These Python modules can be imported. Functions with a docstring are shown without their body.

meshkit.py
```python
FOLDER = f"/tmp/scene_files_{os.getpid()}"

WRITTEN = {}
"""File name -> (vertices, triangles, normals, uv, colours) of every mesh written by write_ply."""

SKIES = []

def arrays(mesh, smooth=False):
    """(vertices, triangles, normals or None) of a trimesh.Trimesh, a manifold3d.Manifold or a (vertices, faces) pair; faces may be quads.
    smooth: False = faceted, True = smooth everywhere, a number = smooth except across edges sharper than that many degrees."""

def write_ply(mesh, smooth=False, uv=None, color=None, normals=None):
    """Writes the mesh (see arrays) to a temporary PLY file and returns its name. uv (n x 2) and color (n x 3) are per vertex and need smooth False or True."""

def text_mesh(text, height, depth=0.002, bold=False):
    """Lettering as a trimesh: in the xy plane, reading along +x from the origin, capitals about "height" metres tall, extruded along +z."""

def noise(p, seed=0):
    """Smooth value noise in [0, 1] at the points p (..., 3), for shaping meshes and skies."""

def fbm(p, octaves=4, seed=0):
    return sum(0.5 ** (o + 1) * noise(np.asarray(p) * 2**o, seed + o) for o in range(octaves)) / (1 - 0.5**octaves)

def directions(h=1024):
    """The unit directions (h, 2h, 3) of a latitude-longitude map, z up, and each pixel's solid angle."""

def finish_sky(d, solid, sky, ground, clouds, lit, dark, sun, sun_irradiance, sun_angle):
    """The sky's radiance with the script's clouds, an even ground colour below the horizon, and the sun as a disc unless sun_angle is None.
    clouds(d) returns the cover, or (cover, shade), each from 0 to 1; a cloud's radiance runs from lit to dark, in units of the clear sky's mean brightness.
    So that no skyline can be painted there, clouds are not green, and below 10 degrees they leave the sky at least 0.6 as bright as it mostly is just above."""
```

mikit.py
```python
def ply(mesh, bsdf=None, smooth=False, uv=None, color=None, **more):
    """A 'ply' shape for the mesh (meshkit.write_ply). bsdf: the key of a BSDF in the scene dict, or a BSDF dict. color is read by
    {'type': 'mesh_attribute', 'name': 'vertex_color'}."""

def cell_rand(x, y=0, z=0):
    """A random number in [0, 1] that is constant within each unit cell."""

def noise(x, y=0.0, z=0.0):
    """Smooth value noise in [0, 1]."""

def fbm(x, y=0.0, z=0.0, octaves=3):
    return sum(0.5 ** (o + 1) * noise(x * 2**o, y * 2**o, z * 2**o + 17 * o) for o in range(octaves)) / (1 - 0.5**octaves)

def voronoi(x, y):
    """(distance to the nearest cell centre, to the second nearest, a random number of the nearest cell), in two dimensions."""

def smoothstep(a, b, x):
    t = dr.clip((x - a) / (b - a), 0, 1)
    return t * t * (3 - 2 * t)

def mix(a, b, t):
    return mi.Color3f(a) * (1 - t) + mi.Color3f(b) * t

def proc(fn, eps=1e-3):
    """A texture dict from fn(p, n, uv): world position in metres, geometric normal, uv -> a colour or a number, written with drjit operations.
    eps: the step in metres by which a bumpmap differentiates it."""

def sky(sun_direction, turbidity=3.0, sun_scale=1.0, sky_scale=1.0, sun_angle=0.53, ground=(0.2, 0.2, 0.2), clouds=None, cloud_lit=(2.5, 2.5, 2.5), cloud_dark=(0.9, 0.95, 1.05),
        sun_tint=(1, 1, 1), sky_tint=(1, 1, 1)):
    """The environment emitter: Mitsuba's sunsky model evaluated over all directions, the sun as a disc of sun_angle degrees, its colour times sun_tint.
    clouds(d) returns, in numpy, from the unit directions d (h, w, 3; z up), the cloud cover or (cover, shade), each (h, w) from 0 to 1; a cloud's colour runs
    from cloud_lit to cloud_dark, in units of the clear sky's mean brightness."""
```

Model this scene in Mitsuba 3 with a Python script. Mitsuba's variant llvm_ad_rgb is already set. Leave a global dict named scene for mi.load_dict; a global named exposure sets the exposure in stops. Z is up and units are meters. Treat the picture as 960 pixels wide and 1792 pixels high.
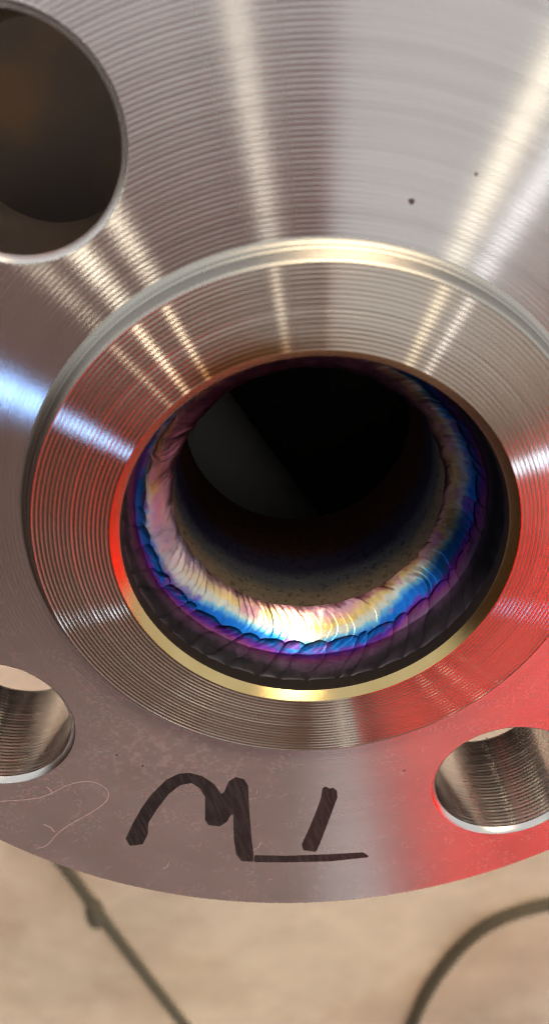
import math, numpy as np, trimesh, drjit as dr, mitsuba as mi, mikit, meshkit
from mikit import proc, noise, fbm, smoothstep, mix, ply
T = mi.ScalarTransform4f
scene, labels = {}, {}
MM = 0.001

# ------------------------------------------------------------------ camera, sky, lamps, exposure
exposure = 1.3
CAM = np.array([-8.345, 70.785, 111.918]) * MM
AIM = np.array([-6.334, -3.412, -18.431]) * MM
scene['camera'] = {'type': 'thinlens', 'fov': 37.55, 'fov_axis': 'x', 'aperture_radius': 0.0008, 'focus_distance': 0.1545,
                   'near_clip': 0.01, 'far_clip': 80.0,
                   'to_world': T().look_at(origin=CAM.tolist(), target=AIM.tolist(), up=[0.0427, 0.8686, -0.4937])}
SKY = 1.5
scene['sky'] = mikit.sky([0.22, 0.8, 0.50], turbidity=3.0, sun_scale=0.42, sun_angle=15, sky_scale=1.0, clouds=lambda d: 1.0,
                         cloud_lit=(2.36*SKY, 2.32*SKY, 2.20*SKY), sun_tint=(1.0, 0.93, 0.82))

# ------------------------------------------------------------------ materials
def diffuse(name, col, rough=None):
    scene[name] = {'type': 'twosided', 'b': {'type': 'principled', 'base_color': col if isinstance(col, dict) else {'type': 'rgb', 'value': list(col)},
                   'roughness': rough or 0.75, 'specular': 0.3}}

def lathed(name, tint, au, av, haze=0.0, haze_col=(0.4, 0.35, 0.36)):
    """turned stainless steel: u runs round the turning axis, v across the tool marks"""
    m = {'type': 'roughconductor', 'distribution': 'beckmann', 'material': 'none', 'alpha_u': au, 'alpha_v': av,
         'specular_reflectance': tint if isinstance(tint, dict) else {'type': 'rgb', 'value': list(tint)}}
    if haze:
        m = {'type': 'blendbsdf', 'weight': haze, 'a': m, 'b': {'type': 'diffuse', 'reflectance': {'type': 'rgb', 'value': list(haze_col)}}}
    scene[name] = {'type': 'twosided', 'b': m}

def face_tint(p, n, uv):
    x, y = p.x * 1000, p.y * 1000
    s = fbm(x * 0.06 + 3, y * 0.06, 5.0, 3)
    c = mix((0.635, 0.62, 0.64), (0.71, 0.70, 0.71), s)
    r = dr.sqrt(x * x + y * y)
    ring = noise(r * 1.7, 3.0, 0.0)
    return c * (0.93 + 0.14 * ring)

def face_haze(p, n, uv):
    x, y = p.x * 1000, p.y * 1000
    low = smoothstep(10.0, -60.0, y)
    blot = fbm(x * 0.11, y * 0.11, 2.0, 4)
    # dried dust flecks at the lower left of the face
    d = dr.exp(-(dr.square((x + 30) / 16) + dr.square((y + 50) / 9)))
    fleck = smoothstep(0.62, 0.72, noise(x * 2.3, y * 2.3, 1.0)) * smoothstep(0.45, 0.75, noise(x * 0.35, y * 0.35, 7.0))
    dust = smoothstep(0.5, 0.75, fbm(x * 0.9, y * 0.9, 3.0, 4))
    return dr.clip(0.15 + 0.18 * low * smoothstep(45.0, 5.0, x) + 0.12 * low * blot + 0.18 * d * dust + 0.12 * fleck * low, 0, 0.75)

def rf_tint(p, n, uv):
    x, y = p.x * 1000, p.y * 1000
    r = dr.sqrt(x * x + y * y)
    s = fbm(x * 0.1, y * 0.1, 1.0, 3)
    c = mix((0.60, 0.535, 0.48), (0.66, 0.59, 0.53), s)
    # straw and brown heat tint, strongest at the upper left of the bore
    a = dr.exp(-(dr.square((x + 13) / 12) + dr.square((y - 33) / 5)))
    k = smoothstep(39.5, 33.8, r) * dr.clip(0.22 + 1.1 * a, 0, 1)
    return mix(c, (0.25, 0.125, 0.05), k)

def gold(p, n, uv):
    x, y = p.x * 1000, p.y * 1000
    s = fbm(x * 0.25, y * 0.25, 4.0, 3)
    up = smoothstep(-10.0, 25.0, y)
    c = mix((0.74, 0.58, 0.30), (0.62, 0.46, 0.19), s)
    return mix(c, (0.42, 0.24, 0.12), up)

lathed('face_steel', proc(face_tint), proc(lambda p, n, uv: 0.0085 + 0.0265 * smoothstep(10.0, -55.0, p.y * 1000)), proc(lambda p, n, uv: 0.115 + 0.04 * smoothstep(10.0, -55.0, p.y * 1000)), proc(face_haze), (0.50, 0.46, 0.485))
lathed('rf_steel', proc(rf_tint), 0.0045, 0.19, proc(lambda p, n, uv: 0.03 + 0.06 * smoothstep(0.0, -40.0, p.y * 1000)), (0.45, 0.34, 0.30))
lathed('edge_steel', (0.55, 0.54, 0.51), 0.17, 0.2)
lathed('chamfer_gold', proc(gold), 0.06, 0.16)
lathed('hole_steel', (0.80, 0.795, 0.80), 0.02, 0.20)
lathed('hole_edge', (0.80, 0.79, 0.79), 0.10, 0.15)
lathed('raw_steel', (0.42, 0.40, 0.39), 0.3, 0.3)

def bead_v(uv):
    a = uv.x * 100 - 2.6 * (1 - dr.square((uv.y - 0.72) / 0.34))     # along the arcs of the ripples
    return uv.y + 0.06 * (noise(a * 0.45, uv.y * 1.5, 1.0) - 0.5) + 0.035 * (noise(a * 1.7, uv.y * 3.0, 4.0) - 0.5) + 0.035 * (noise(uv.x * 330, uv.y * 14.0, 8.0) - 0.5) + 0.17 * (noise(uv.x * 9, 2.0, 3.0) - 0.5) + 0.10 * (noise(uv.x * 23, uv.y * 2.0, 6.0) - 0.5)

def bead_col(p, n, uv):
    v = bead_v(uv) + 0.05
    x, y = p.x * 1000, p.y * 1000
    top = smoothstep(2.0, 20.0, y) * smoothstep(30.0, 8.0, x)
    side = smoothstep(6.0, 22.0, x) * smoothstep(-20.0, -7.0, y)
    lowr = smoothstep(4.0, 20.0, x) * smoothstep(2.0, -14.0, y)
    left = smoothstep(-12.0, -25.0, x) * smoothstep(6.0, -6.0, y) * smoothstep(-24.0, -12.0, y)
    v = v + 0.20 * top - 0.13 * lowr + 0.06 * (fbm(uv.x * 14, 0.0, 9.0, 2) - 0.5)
    c = mix((0.11, 0.105, 0.125), (0.30, 0.19, 0.34), smoothstep(0.16, 0.32, v))
    c = mix(c, (0.36, 0.07, 0.34), 0.85 * smoothstep(0.30, 0.41, v))
    c = mix(c, (0.17, 0.05, 0.55), smoothstep(0.39, 0.47, v))
    c = mix(c, (0.02, 0.22, 0.88), smoothstep(0.47, 0.54, v))
    c = mix(c, (0.22, 0.62, 0.92), smoothstep(0.61, 0.70, v))
    c = mix(c, (0.30, 0.10, 0.62), 0.7 * smoothstep(0.54, 0.68, fbm(uv.x * 41, uv.y * 3.0, 21.0, 3)) * smoothstep(0.50, 0.56, v) * smoothstep(0.80, 0.70, v))
    c = mix(c, (0.76, 0.80, 0.70), smoothstep(0.68, 0.74, v))
    c = mix(c, (0.93, 0.68, 0.28), smoothstep(0.76, 0.84, v))
    patch = smoothstep(0.50, 0.66, fbm(uv.x * 34, uv.y * 2.5, 12.0, 3))
    c = mix(c, (0.70, 0.30, 0.52), 0.75 * patch * smoothstep(0.70, 0.82, v))
    c = mix(c, (0.86, 0.48, 0.40), smoothstep(0.86, 0.94, v))
    c = mix(c, (0.74, 0.42, 0.52), smoothstep(0.94, 1.0, v))
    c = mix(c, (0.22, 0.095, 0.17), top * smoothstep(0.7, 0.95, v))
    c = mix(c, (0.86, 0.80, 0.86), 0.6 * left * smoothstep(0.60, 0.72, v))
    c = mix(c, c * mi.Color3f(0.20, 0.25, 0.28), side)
    soot = smoothstep(0.60, 0.75, fbm(uv.x * 160, uv.y * 9, 6.0, 3))
    return c * (1 - 0.14 * soot)

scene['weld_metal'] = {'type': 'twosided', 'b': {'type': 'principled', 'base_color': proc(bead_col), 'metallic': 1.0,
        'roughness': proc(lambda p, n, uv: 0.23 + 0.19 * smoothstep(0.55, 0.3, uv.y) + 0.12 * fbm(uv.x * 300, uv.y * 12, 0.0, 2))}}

def pipe_col(p, n, uv):
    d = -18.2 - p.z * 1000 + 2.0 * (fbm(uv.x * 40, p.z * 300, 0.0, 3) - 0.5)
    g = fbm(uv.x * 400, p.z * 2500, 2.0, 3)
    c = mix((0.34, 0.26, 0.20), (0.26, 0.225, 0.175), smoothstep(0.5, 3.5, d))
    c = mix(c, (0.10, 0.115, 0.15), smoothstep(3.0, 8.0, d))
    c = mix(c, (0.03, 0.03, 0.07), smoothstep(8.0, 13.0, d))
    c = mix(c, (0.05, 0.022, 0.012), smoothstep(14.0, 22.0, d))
    spot = smoothstep(0.74, 0.80, noise(uv.x * 240, p.z * 1500, 4.0))
    return c * (0.8 + 0.4 * g) * (1 - 0.35 * spot)
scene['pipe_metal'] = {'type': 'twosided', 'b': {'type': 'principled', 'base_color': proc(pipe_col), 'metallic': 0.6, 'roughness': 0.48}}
scene['bore_metal'] = {'type': 'twosided', 'b': {'type': 'principled', 'base_color': {'type': 'rgb', 'value': [0.12, 0.10, 0.09]}, 'metallic': 0.8, 'roughness': 0.4}}
def ink(p, n, uv):
    x, y = p.x * 1000, p.y * 1000
    s = fbm(x * 2.2 + y * 0.5, y * 0.28, 0.0, 3)
    return mix((0.018, 0.018, 0.020), (0.036, 0.035, 0.037), smoothstep(0.35, 0.72, s))
scene['marker_ink'] = {'type': 'twosided', 'b': {'type': 'principled', 'base_color': proc(ink), 'roughness': 0.45, 'specular': 0.4}}
diffuse('scratch_mat', (0.46, 0.38, 0.395))
diffuse('speck_mat', (0.12, 0.10, 0.10))
def floor_col(p, n, uv):
    s = fbm(p.x * 5 + 4, p.y * 5, 0.0, 4)
    b = fbm(p.x * 16, p.y * 16, 3.0, 3)
    c = mix((0.74, 0.61, 0.485), (0.87, 0.76, 0.63), smoothstep(0.3, 0.7, s))
    return c * (0.88 + 0.24 * b)
diffuse('floor_mat', proc(floor_col), 0.85)
def stand_brown(p, n, uv):
    s = fbm(p.x * 60, p.y * 60, p.z * 60, 4)
    return mix((0.055, 0.046, 0.043), (0.09, 0.06, 0.04), smoothstep(0.5, 0.75, s))
diffuse('stand_mat', proc(stand_brown), 0.8)
diffuse('cable_mat', (0.13, 0.12, 0.09), 0.7)
diffuse('added_tube_mat', (0.13, 0.13, 0.12), 0.7)
diffuse('wall_mat', (0.07, 0.05, 0.045))
diffuse('dark_depth_mat', (0.012, 0.011, 0.010), 0.9)  # near-black, stands in for the unlit depth below the pipe
diffuse('lamp_mat', (0.5, 0.5, 0.5))
diffuse('red_bar_mat', (0.45, 0.06, 0.05))
diffuse('awning_mat', (0.34, 0.22, 0.16))
diffuse('roof_mat', (0.21, 0.155, 0.15))
diffuse('red_sheet_mat', (0.92, 0.020, 0.014), 0.6)

# ------------------------------------------------------------------ helpers
def put(key, mesh, mat, smooth=True, uv=None):
    scene[key] = ply(mesh, mat, smooth=smooth, uv=uv)

def grid(P, U, V, flip=False):
    """P (a, b, 3) in mm -> mesh (metres) and uv"""
    a, b = P.shape[:2]
    i = np.arange(a * b).reshape(a, b)
    q = np.stack([i[:-1, :-1], i[1:, :-1], i[1:, 1:], i[:-1, 1:]], -1).reshape(-1, 4)
    f = np.vstack([q[:, [0, 1, 2]], q[:, [0, 2, 3]]])
    if flip: f = f[:, ::-1]
    return trimesh.Trimesh(P.reshape(-1, 3) * MM, f, process=False), np.stack([U, V], -1).reshape(-1, 2)

PHI0 = math.radians(35)
def lathe(prof, n=720, c=(0, 0), z0=0.0):
    """prof: list of (r, z) from outside in / top down; normals follow from the order (outside in, then down = facing up / inwards)"""
    prof = np.asarray(prof, float)
    ph = PHI0 + np.linspace(0, 2 * np.pi, n + 1)
    R, PH = np.meshgrid(prof[:, 0], ph, indexing='ij')
    Z = np.repeat(prof[:, 1:2], n + 1, 1)
    P = np.stack([c[0] + R * np.cos(PH), c[1] + R * np.sin(PH), Z + z0], -1)
    s = np.r_[0, np.cumsum(np.hypot(*np.diff(prof, axis=0).T))]
    return grid(P, PH / (2 * np.pi), np.repeat((s / s[-1])[:, None], n + 1, 1))

def grooved(r1, r0, pitch, slope, per=8, seed=1):
    """profile of a turned face from r1 in to r0: side by side concave tool tracks with crests between them"""
    rng = np.random.default_rng(seed)
    k = int(round((r1 - r0) / pitch)); pitch = (r1 - r0) / k
    pts = []
    for j in range(k):
        a = slope * (0.75 + 0.5 * rng.random()) * pitch / 4
        for i in range(per):
            t = i / per
            pts.append((r1 - (j + t) * pitch, -a * (1 - (2 * t - 1) ** 2)))
    pts.append((r0, 0.0))
    return pts

FZ, BZ = -3.96, -30.0        # outer face and back of the flange
RO, HR, BC = 98.77, 15.66, 73.61
HOLES = [BC * np.array([math.cos(math.radians(a - 12.42)), math.sin(math.radians(a - 12.42))]) for a in (135, -135, -45, 45)]

# ------------------------------------------------------------------ the flange, one welded piece
# outer face: turned, with the bolt holes cut out of it
prof = [(r, z + FZ) for r, z in grooved(RO - 0.5, 48.45, 0.68, 0.12, per=6, seed=3)]
mesh, uv = lathe(prof, 800)
v, f = np.array(mesh.vertices) / MM, np.array(mesh.faces)
for h in HOLES:
    d = np.hypot(v[:, 0] - h[0], v[:, 1] - h[1])
    inside = d < HR
    some = inside[f].any(1) & ~inside[f].all(1)
    edge = np.unique(f[some]); edge = edge[inside[edge]]
    f = f[~inside[f].all(1)]
    v[edge, :2] = h + (v[edge, :2] - h) * (HR / d[edge])[:, None]
    ph = np.arctan2(v[edge, 1], v[edge, 0]); ph = np.where(ph < PHI0, ph + 2 * np.pi, ph)
    uv[edge, 0] = ph / (2 * np.pi)
used = np.unique(f); remap = -np.ones(len(v), int); remap[used] = np.arange(len(used))
put('pipe_flange__outer_face', trimesh.Trimesh(v[used] * MM, remap[f], process=False), 'face_steel', True, uv[used])
# raised face
m, u = lathe(grooved(45.9, 33.55, 0.70, 0.34, per=9, seed=5), 720)
put('pipe_flange__raised_face', m, 'rf_steel', True, u)
# its outer step: rolled edge, wall, fillet and a thin undercut line
m, u = lathe([(48.5, FZ), (48.1, FZ + 0.08), (47.7, FZ + 0.35), (47.45, FZ + 0.7), (47.35, FZ + 0.95), (47.0, FZ + 1.02), (46.98, FZ + 1.25), (47.12, FZ + 1.4), (46.95, -2.0), (46.75, -1.2), (46.5, -0.55), (46.25, -0.2), (45.9, -0.03)], 720)
put('pipe_flange__step', m, 'edge_steel', True, u)
m, u = lathe([(33.55, -0.03), (33.4, -0.12), (32.25, -1.28), (32.12, -1.48)], 720)
put('pipe_flange__bore_chamfer', m, 'chamfer_gold', True, u)
m, u = lathe([(32.12, -1.48), (32.05, -1.8), (32.03, -4.0), (32.03, -9.0)], 720)
put('pipe_flange__bore_wall', m, 'bore_metal', True, u)
m, u = lathe([(RO - 1.2, BZ), (RO - 0.4, BZ + 0.3), (RO, BZ + 1.0), (RO, FZ - 0.7), (RO - 0.15, FZ - 0.2), (RO - 0.5, FZ)][::1], 360)
put('pipe_flange__rim', trimesh.Trimesh(m.vertices, m.faces, process=False), 'hole_edge', 40)
# bolt holes: bright countersunk edge and finely turned wall
def wall_prof():
    rng = np.random.default_rng(7)
    z, pts = -0.95, []
    while z > BZ - FZ + 0.3:
        a = 0.025 + 0.025 * rng.random()
        pts += [(14.75, z), (14.75 + a * 2, z - 0.25), (14.75 + a * 2.4, z - 0.45), (14.75 + a, z - 0.7)]
        z -= 0.85 + 0.08 * rng.random()
    return pts + [(14.75, BZ - FZ)]
WP = wall_prof()
for k, h in enumerate(HOLES):
    key = 'pipe_flange__bolt_hole' + (f'_{k:03d}' if k else '')
    m, u = lathe(WP, 200, h, FZ)
    put(key, m, 'hole_steel', True, u)
    m, u = lathe([(15.75, 0.02), (15.6, -0.02), (15.2, -0.35), (14.9, -0.75), (14.75, -0.95)], 200, h, FZ)
    put(key + '__edge', m, 'hole_edge', True, u)
# back face with the same holes (closes the body)
mb, ub = lathe([(31.9, BZ), (47.0, BZ)] + [(47 + (RO - 48.2) * i / 40, BZ) for i in range(1, 41)], 240)
v, f = np.array(mb.vertices) / MM, np.array(mb.faces)
keep = np.ones(len(f), bool)
for h in HOLES:
    ins = np.hypot(v[:, 0] - h[0], v[:, 1] - h[1]) < 14.9
    keep &= ~ins[f].any(1)
put('pipe_flange__back_face', trimesh.Trimesh(v * MM, f[keep], process=False), 'raw_steel', False)

# weld bead: an outer pass of overlapping scales and a broad glossy inner pass
from scipy.interpolate import PchipInterpolator
def bead():
    NU, NV = 2300, 130
    rng = np.random.default_rng(11)
    vv = np.linspace(0, 1, NV)
    U, V = np.meshgrid(np.linspace(0, 1, NU + 1), vv, indexing='ij')
    PH = PHI0 + U * 2 * np.pi
    kp = np.array([(32.05, -4.0), (31.65, -6.6), (31.0, -9.2), (30.3, -11.2), (29.5, -12.8), (28.6, -14.1), (27.6, -15.3), (26.6, -16.4), (25.9, -17.2), (25.4, -17.9)])
    sl = np.r_[0, np.cumsum(np.hypot(*np.diff(kp, axis=0).T))]; sl /= sl[-1]
    fr, fz = PchipInterpolator(sl, kp[:, 0]), PchipInterpolator(sl, kp[:, 1])
    R0, Z0 = fr(V), fz(V)
    tr, tz = fr(V, 1), fz(V, 1); ln = np.hypot(tr, tz)
    NR, NZ = tz / ln, -tr / ln                       # towards the axis and up
    def ripple(n, bend, jit):
        e = (np.arange(n) + jit * (rng.random(n) - 0.5)) / n
        e = np.r_[e[-3:] - 1, e, e[:3] + 1]
        s = np.mod(U - bend(V) / n, 1.0)
        k = np.clip(np.searchsorted(e, s, side='right') - 1, 0, len(e) - 2)
        return (s - e[k]) / (e[k + 1] - e[k]), k % n
    ring = lambda a, b=0: np.stack([np.cos(PH) * a, np.sin(PH) * a, V * b], -1)
    # outer pass: overlapping dark scales, each lying over the next
    wob = 0.9 * (meshkit.fbm(ring(8, 2), 3, 2) - 0.5)
    t1, k1 = ripple(42, lambda v: 0.9 * v / 0.4 + wob, 0.5)
    Vs = V - 0.05 * np.sin(np.pi * np.clip(t1, 0, 1)) ** 0.7 + 0.03
    w1 = np.clip(1 - ((Vs - 0.27) / 0.27) ** 2, 0, 1)
    a1 = 0.10 + 0.18 * rng.random(42)
    outer = 0.30 * w1 ** 0.5 + w1 ** 0.6 * a1[k1] * np.clip(1 - t1, 0, 1) ** 0.8 * (1 - np.exp(-t1 * 9))
    # inner pass: broad and glossy, with fine arcs
    t2, k2 = ripple(112, lambda v: 2.6 * (1 - ((v - 0.72) / 0.34) ** 2) + 2 * wob, 0.4)
    w2 = np.clip(np.where(V < 0.78, 1 - ((V - 0.78) / 0.40) ** 2, 1 - 0.22 * ((V - 0.78) / 0.22) ** 2), 0, 1)
    a2 = 0.02 + 0.06 * rng.random(112) ** 1.5
    t3, k3 = ripple(25, lambda v: 0.5 * (1 - ((v - 0.72) / 0.34) ** 2) + wob, 0.6)
    a3 = 0.02 + 0.05 * rng.random(25)
    inner = 0.85 * w2 + w2 ** 0.5 * (a2[k2] * np.clip(t2, 0, 1) * (1 - np.exp(-(1 - t2) * 10)) + a3[k3] * np.sin(np.pi * np.clip(t3, 0, 1)) ** 2)
    rough = 0.012 * (meshkit.fbm(ring(40, 18), 3, 3) - 0.5) + 0.3 * (meshkit.fbm(ring(5, 2), 2, 5) - 0.5)
    d = outer + inner + rough * np.minimum(1, V * 8)
    toe = 0.30 * (meshkit.fbm(ring(7), 2, 9) - 0.5) + 0.16 * np.sin(np.pi * np.clip(t3, 0, 1)) ** 2
    toe = toe * np.clip((V - 0.6) / 0.4, 0, 1) ** 2
    Rr, Z = R0 + d * NR - toe, Z0 + d * NZ
    P = np.stack([Rr * np.cos(PH), Rr * np.sin(PH), Z], -1)
    P[-1] = P[0]
    return grid(P.transpose(1, 0, 2), PH.T / (2 * np.pi), V.T)
m, u = bead()
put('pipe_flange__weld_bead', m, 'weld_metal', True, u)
# the pipe, its end buried in the weld
m, u = lathe([(26.4, -16.6)] + [(25.3 - 0.6 * min(1, k / 30), -17.6 - k) for k in range(0, 34)] + [(24.7, -52.0)] , 360)
put('pipe_flange__pipe', m, 'pipe_metal', True, u)
m, u = lathe([(24.7, -52.0), (31.8, -52.0), (31.8, BZ)], 180)
put('pipe_flange__pipe__outside', m, 'raw_steel', 40)
labels['pipe_flange__weld_bead'] = {'label': 'weld bead with gold, blue and purple heat tint'}
labels['pipe_flange'] = {'label': 'turned stainless steel pipe flange with heat tinted weld ring in its bore and marker writing', 'category': 'flange'}

# marker writing, scratches and specks lying on the outer face
from shapely.geometry import Polygon, LineString
def flat(poly, z, t=0.03, seg=0.8):
    poly = Polygon(poly) if not hasattr(poly, 'geom_type') else poly
    m = trimesh.creation.extrude_polygon(poly.segmentize(seg), t, engine='earcut')
    m.apply_translation([0, 0, z]); m.apply_scale(MM)
    return m
M_ = [(-40.6,-73.5),(-40.0,-75.9),(-37.2,-75.6),(-35.8,-72.5),(-35.3,-69.0),(-33.0,-64.8),(-30.3,-60.7),(-27.7,-58.2),(-25.3,-57.7),(-23.7,-59.5),(-22.9,-62.0),(-23.4,-68.9),(-22.8,-70.6),(-20.4,-71.1),(-18.8,-69.7),(-17.4,-66.7),(-17.7,-75.6),(-17.5,-80.3),(-16.4,-82.7),(-13.9,-83.1),(-13.7,-80.6),(-13.9,-75.9),(-14.0,-67.0),(-13.9,-59.3),(-14.6,-57.4),(-16.3,-56.6),(-17.8,-57.8),(-18.8,-60.6),(-19.5,-61.4),(-20.7,-58.4),(-22.9,-56.0),(-25.4,-54.8),(-27.7,-54.9),(-30.4,-56.5),(-33.8,-60.5),(-36.3,-64.5),(-38.5,-68.8)]
U_ = [(-13.75,-83.2),(-6.8,-83.8),(2.7,-84.2),(11.8,-83.4),(10.2,-81.7),(2.7,-81.8),(-6.7,-81.6),(-13.6,-80.9)]
S_ = [(1.3,-61.0),(2.0,-60.5),(2.7,-61.3),(3.5,-61.0),(4.3,-62.0),(4.4,-63.9),(2.9,-69.9),(0.8,-77.9),(-0.1,-80.8),(-1.6,-80.4),(-2.9,-80.0),(-3.2,-78.1),(-1.6,-73.2),(0.2,-67.1),(1.0,-63.7)]
for k, pl in enumerate((M_, U_, S_)):
    pl = Polygon(pl).buffer(-0.35).buffer(0.6).buffer(-0.25)
    put('pipe_flange__marker_stroke' + (f'_{k:03d}' if k else ''), flat(pl, FZ + 0.02, 0.03), 'marker_ink', False)
SCR = [(-64.7,-60.5),(-60.0,-60.3),(-55.2,-59.5),(-51.3,-57.3),(-47.7,-56.0),(-44.3,-56.4),(-42.5,-58.5),(-42.5,-60.7),(-44.3,-63.5),(-46.7,-65.0),(-50.6,-67.2),(-55.6,-72.5),(-59.7,-75.2)]
from scipy.interpolate import splprep, splev
tck, _ = splprep(np.array(SCR).T, s=0.5)
put('pipe_flange__scratch', flat(LineString(np.array(splev(np.linspace(0, 1, 90), tck)).T).buffer(0.09), FZ + 0.012, 0.02), 'scratch_mat', False)
rng = np.random.default_rng(4)
for k in range(1, 15):
    r, a = rng.uniform(56, 92), math.radians(rng.uniform(-145, -50))
    x, y, d, l = r * math.cos(a), r * math.sin(a), rng.uniform(0, 3.14), rng.uniform(0.5, 4.0)
    if min(np.hypot(x - h[0], y - h[1]) for h in HOLES) < 20: continue
    pl = LineString([(x, y), (x + l * 0.5 * math.cos(d), y + l * 0.5 * math.sin(d)), (x + l * math.cos(d + 0.3), y + l * math.sin(d + 0.3))]).buffer(rng.uniform(0.05, 0.12))
    put(f'pipe_flange__scratch_{k:03d}', flat(pl, FZ + 0.012, 0.02), 'scratch_mat', False)
for k, (x, y, r) in enumerate([(13.6,52.6,.45),(22.1,55.8,.25),(-34.6,-52.2,.3),(-39.4,-34.9-14,.25),(18,-57,.22),(34,-49,.2)]):
    a = np.linspace(0, 2 * np.pi, 12)[:-1]
    pl = Polygon(np.c_[x + r * np.cos(a) * (0.7 + 0.5 * rng.random(11)), y + r * np.sin(a) * (0.7 + 0.5 * rng.random(11))])
    put('pipe_flange__speck' + (f'_{k:03d}' if k else ''), flat(pl, FZ + 0.012, 0.04), 'speck_mat', False)

# ------------------------------------------------------------------ what carries it, the floor, the cables
GZ = -900.0
def box(x0, x1, y0, y1, z0, z1):
    m = trimesh.creation.box([(x1 - x0) * MM, (y1 - y0) * MM, (z1 - z0) * MM])
    m.apply_translation([(x0 + x1) / 2 * MM, (y0 + y1) / 2 * MM, (z0 + z1) / 2 * MM]); return m
hole = Polygon([(30 * math.cos(a), 30 * math.sin(a)) for a in np.linspace(0, 2 * math.pi, 73)[:-1]])
put('support_stand__plate', flat(Polygon([(-95, -34), (95, -34), (95, 130), (-95, 130)]).difference(hole), -57, 4.8, 20), 'stand_mat', False)  # added plate, dark brown in place of the shaded floor
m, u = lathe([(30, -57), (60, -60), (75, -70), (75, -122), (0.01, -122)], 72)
put('support_stand__dark_pocket', m, 'dark_depth_mat', False)  # added cavity, coloured near-black so the bore ends in darkness
for k, (x, y) in enumerate(((-85, -24), (85, -24), (-85, 120), (85, 120))):
    put('support_stand__leg' + (f'_{k:03d}' if k else ''), box(x - 9, x + 9, y - 9, y + 9, GZ, -57.2), 'stand_mat', False)
labels['support_stand'] = {'label': 'added stand under the flange, dark brown in place of shaded floor seen through its upper left bolt hole', 'category': 'stand'}
tube = trimesh.creation.annulus(0.019, 0.022, 0.1, sections=64)
dirx = np.array([0.52, -0.85, 0.0]); M = np.eye(4); M[:3, 2] = dirx; M[:3, 0] = [0.85, 0.52, 0]; M[:3, 1] = np.cross(M[:3, 2], M[:3, 0]); M[:3, 3] = [-0.028, -0.035, -0.0998]
tube.apply_transform(M)
put('added_tube', tube, 'added_tube_mat', 40)  # added object, its round shape gives the dim patch a soft falloff
labels['added_tube'] = {'label': 'added grey tube, standing in for a dim patch down inside the dark pipe bore', 'category': 'added tube'}
g = trimesh.creation.box([40, 40, 0.02]); g.apply_translation([0, 0, GZ * MM - 0.01])
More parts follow.
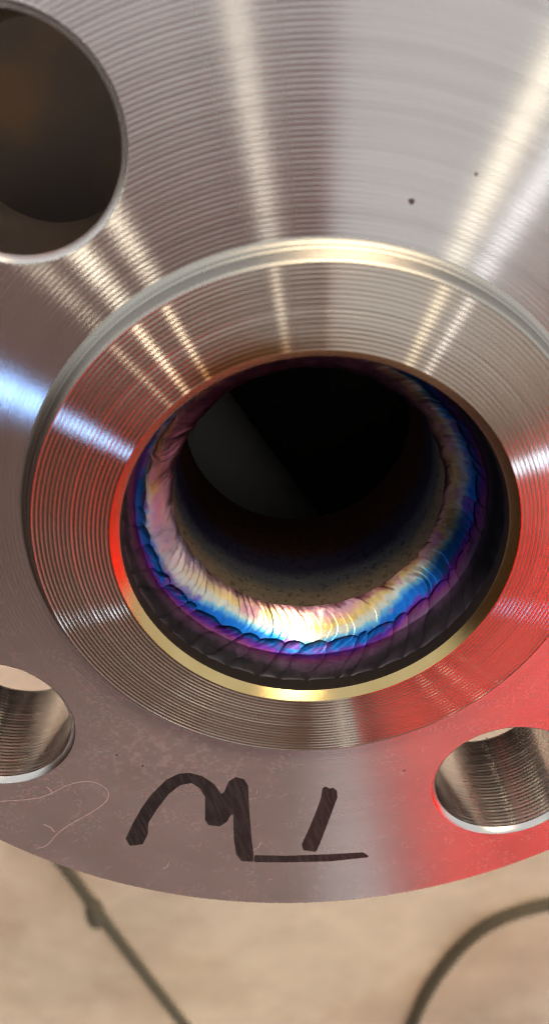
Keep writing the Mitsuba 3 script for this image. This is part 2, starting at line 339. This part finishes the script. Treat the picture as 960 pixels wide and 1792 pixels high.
put('floor', g, 'floor_mat', False)
labels['floor'] = {'label': 'tan concrete workshop floor, far out of focus', 'kind': 'structure'}
def cable(key, pts, r):
    pts = np.array(pts, float)
    tck, _ = splprep(pts.T, s=0, k=3)
    c = np.array(splev(np.linspace(0, 1, 80), tck)).T
    c = np.c_[c, np.full(len(c), GZ + r)]
    t = np.gradient(c, axis=0); t /= np.linalg.norm(t, axis=1, keepdims=True)
    s = np.cross(t, [0, 0, 1.0]); s /= np.linalg.norm(s, axis=1, keepdims=True)
    a = np.linspace(0, 2 * np.pi, 17)
    P = c[:, None] + r * (np.cos(a)[None, :, None] * s[:, None] + np.sin(a)[None, :, None] * np.array([0, 0, 1.0]))
    m, u = grid(P, np.repeat(np.linspace(0, 1, 80)[:, None], 17, 1), np.repeat(a[None], 80, 0), True)
    put(key, m, 'cable_mat')
cable('cable', [(-540,-840),(-491,-1005),(-449,-1134),(-400,-1283),(-370,-1382),(-337,-1487),(-289,-1635),(-226,-1822),(-148,-2039),(-61,-2361)], 10)
put('cable__knot', trimesh.creation.icosphere(3, 0.02).apply_transform(np.diag([0.9, 2.0, 0.9, 1])).apply_translation([-0.372, -1.385, GZ * MM + 0.016]), 'cable_mat')
labels['cable'] = {'label': 'dark cable running straight across the blurred floor below the left of the flange', 'category': 'cable'}
cable('cable_001', [(253,-2527),(249,-2196),(258,-2002),(273,-1882),(298,-1746),(349,-1592),(412,-1493),(478,-1449),(533,-1432),(650,-1434),(998,-1485)], 12)
labels['cable_001'] = {'label': 'olive grey cable curving across the blurred floor below the right bolt hole', 'category': 'cable'}

# ------------------------------------------------------------------ out of the frame: lamps and added surfaces, seen only as reflections
def lamp(key, L, size, rad, dist=None, zc=2200.0, roll=0.0):
    L = np.array([L[0], L[1], math.sqrt(max(0.02, 1 - L[0] ** 2 - L[1] ** 2))])
    c = L / L[2] * zc * MM if dist is None else L * dist * MM
    x = np.array([math.cos(roll), math.sin(roll), 0]); z = -L; x = x - z * (x @ z); x /= np.linalg.norm(x); y = np.cross(z, x)
    M = np.eye(4); M[:3, 0], M[:3, 1], M[:3, 2], M[:3, 3] = x, y, z, c
    d = trimesh.creation.box([size[0] * MM, size[1] * MM, 0.004]); d.apply_translation([0, 0, 0.0]); d.apply_transform(M)
    hsg = trimesh.creation.box([(size[0] + 20) * MM, (size[1] + 20) * MM, 0.04]); hsg.apply_translation([0, 0, -0.024]); hsg.apply_transform(M)
    scene[key + '__diffuser'] = ply(d, 'lamp_mat', emitter={'type': 'area', 'radiance': {'type': 'rgb', 'value': list(rad)}})
    put(key + '__housing', hsg, 'lamp_mat', False)
def slot(phi, sig, D):
    """direction that a turned ring mirrors at azimuth phi"""
    c = -np.array([CAM[0], CAM[1]]) / MM / D
    return c + sig * np.array([math.cos(math.radians(phi)), math.sin(math.radians(phi))])
def strip(key, phi, s0, s1, D, w, rad, zc=2200.0):
    a, b = slot(phi, s0, D), slot(phi, s1, D)
    up = lambda l: np.array([l[0], l[1]]) / math.sqrt(1 - l[0] ** 2 - l[1] ** 2) * zc
    A_, B_ = up(a), up(b); mid = (A_ + B_) / 2; ln = np.linalg.norm(B_ - A_)
    mid3 = np.array([*mid, zc]); Lm = mid3 / np.linalg.norm(mid3)
    lamp(key, Lm[:2], (ln, w), rad, zc=zc, roll=math.atan2(*(B_ - A_)[::-1]))
strip('strip_lamp', 96.9, 0.4, 0.8, 117, 17, (1.35, 1.28, 1.05))
strip('strip_lamp_001', 66.7, 0.4, 0.8, 120, 50, (1.1, 1.05, 0.8))
strip('strip_lamp_002', 61.6, 0.4, 0.8, 121, 28, (1.35, 1.38, 1.35))
strip('strip_lamp_003', 117.4, 0.55, 0.75, 119, 16, (5.5, 4.9, 3.6))
strip('strip_lamp_004', 123.8, 0.55, 0.75, 119.5, 24, (5.5, 4.9, 3.6))
strip('strip_lamp_005', 129.3, 0.6, 0.7, 120, 12, (5, 4.4, 3.2))
strip('panel_lamp', 147.2, 0.33, 0.55, 126, 48, (1.2, 2.4, 4.6))
strip('panel_lamp_001', 23.4, 0.28, 0.5, 132, 30, (2.4, 3.2, 4.2), 1100)
# folded red sheet added at the right to give the red reflections
a = np.linspace(-0.60, 0.60, 200)
dx, dy = math.cos(math.radians(38)), math.sin(math.radians(38))
wv = 0.035 * np.sin(a * 34 + 1.5 * np.sin(a * 5)) + 0.02 * np.sin(a * 13)
cx_, cy_ = 0.62 + a * dx - wv * dy, -0.79 + a * dy + wv * dx
zz = np.array([-150, 1560.0])
P = np.stack([np.repeat(cx_[:, None], 2, 1) * 1000, np.repeat(cy_[:, None], 2, 1) * 1000, np.repeat(zz[None], 200, 0)], -1)
P2 = P + np.array([0.62, -0.79, 0]) * 4
Pc = np.concatenate([P, P2[:, ::-1], P[:, :1]], 1)
cv, _ = grid(Pc, Pc[..., 0], Pc[..., 1])
put('added_red_sheet', cv, 'red_sheet_mat', 40)
put('added_roof', trimesh.util.concatenate([box(-160, 200, -9000, 100, 2250, 2330), box(-4000, -160, -9000, 60, 2250, 2330)]), 'roof_mat', False)  # overhead sheets added to block mirrored sky
put('added_awning', box(720, 3500, -2500, -260, 2300, 2320), 'awning_mat', False)  # added to dim the sky mirrored at the right
put('wall', box(-2300, -2200, -9000, 700, GZ, 2250), 'wall_mat', False)  # added dark surface, keeps the right of the bead dim
labels['wall'] = {'label': 'dark brown surface added out of frame to dim reflections', 'kind': 'structure'}
labels['added_awning'] = {'label': 'tan overhead sheet added out of frame to dim reflections', 'kind': 'structure'}
put('added_red_bar', box(202, 215, -9000, 100, 2200, 2330), 'red_bar_mat', False)  # added for the thin red line mirrored in the steel
labels['added_red_bar'] = {'label': 'red bar added out of frame to give a thin red reflection', 'kind': 'structure'}
labels['added_roof'] = {'label': 'brown overhead sheet added out of frame to block sky light', 'kind': 'structure'}
labels['added_red_sheet'] = {'label': 'red sheet added out of frame to give the red reflections', 'kind': 'structure'}
# added spot without a fixture, brightens only the red sheet
scene['added_spot'] = {'type': 'spot', 'intensity': {'type': 'rgb', 'value': [8.5, 8.1, 7.5]}, 'cutoff_angle': 25.0, 'beam_width': 6.0,
                            'to_world': T().look_at(origin=[-0.9, 1.0, 1.7], target=[0.86, -0.60, 0.65], up=[0, 0, 1])}
for k in scene:
    if k.endswith('__housing'): labels[k[:-9]] = {'label': 'ceiling lamp out of frame', 'kind': 'structure'}
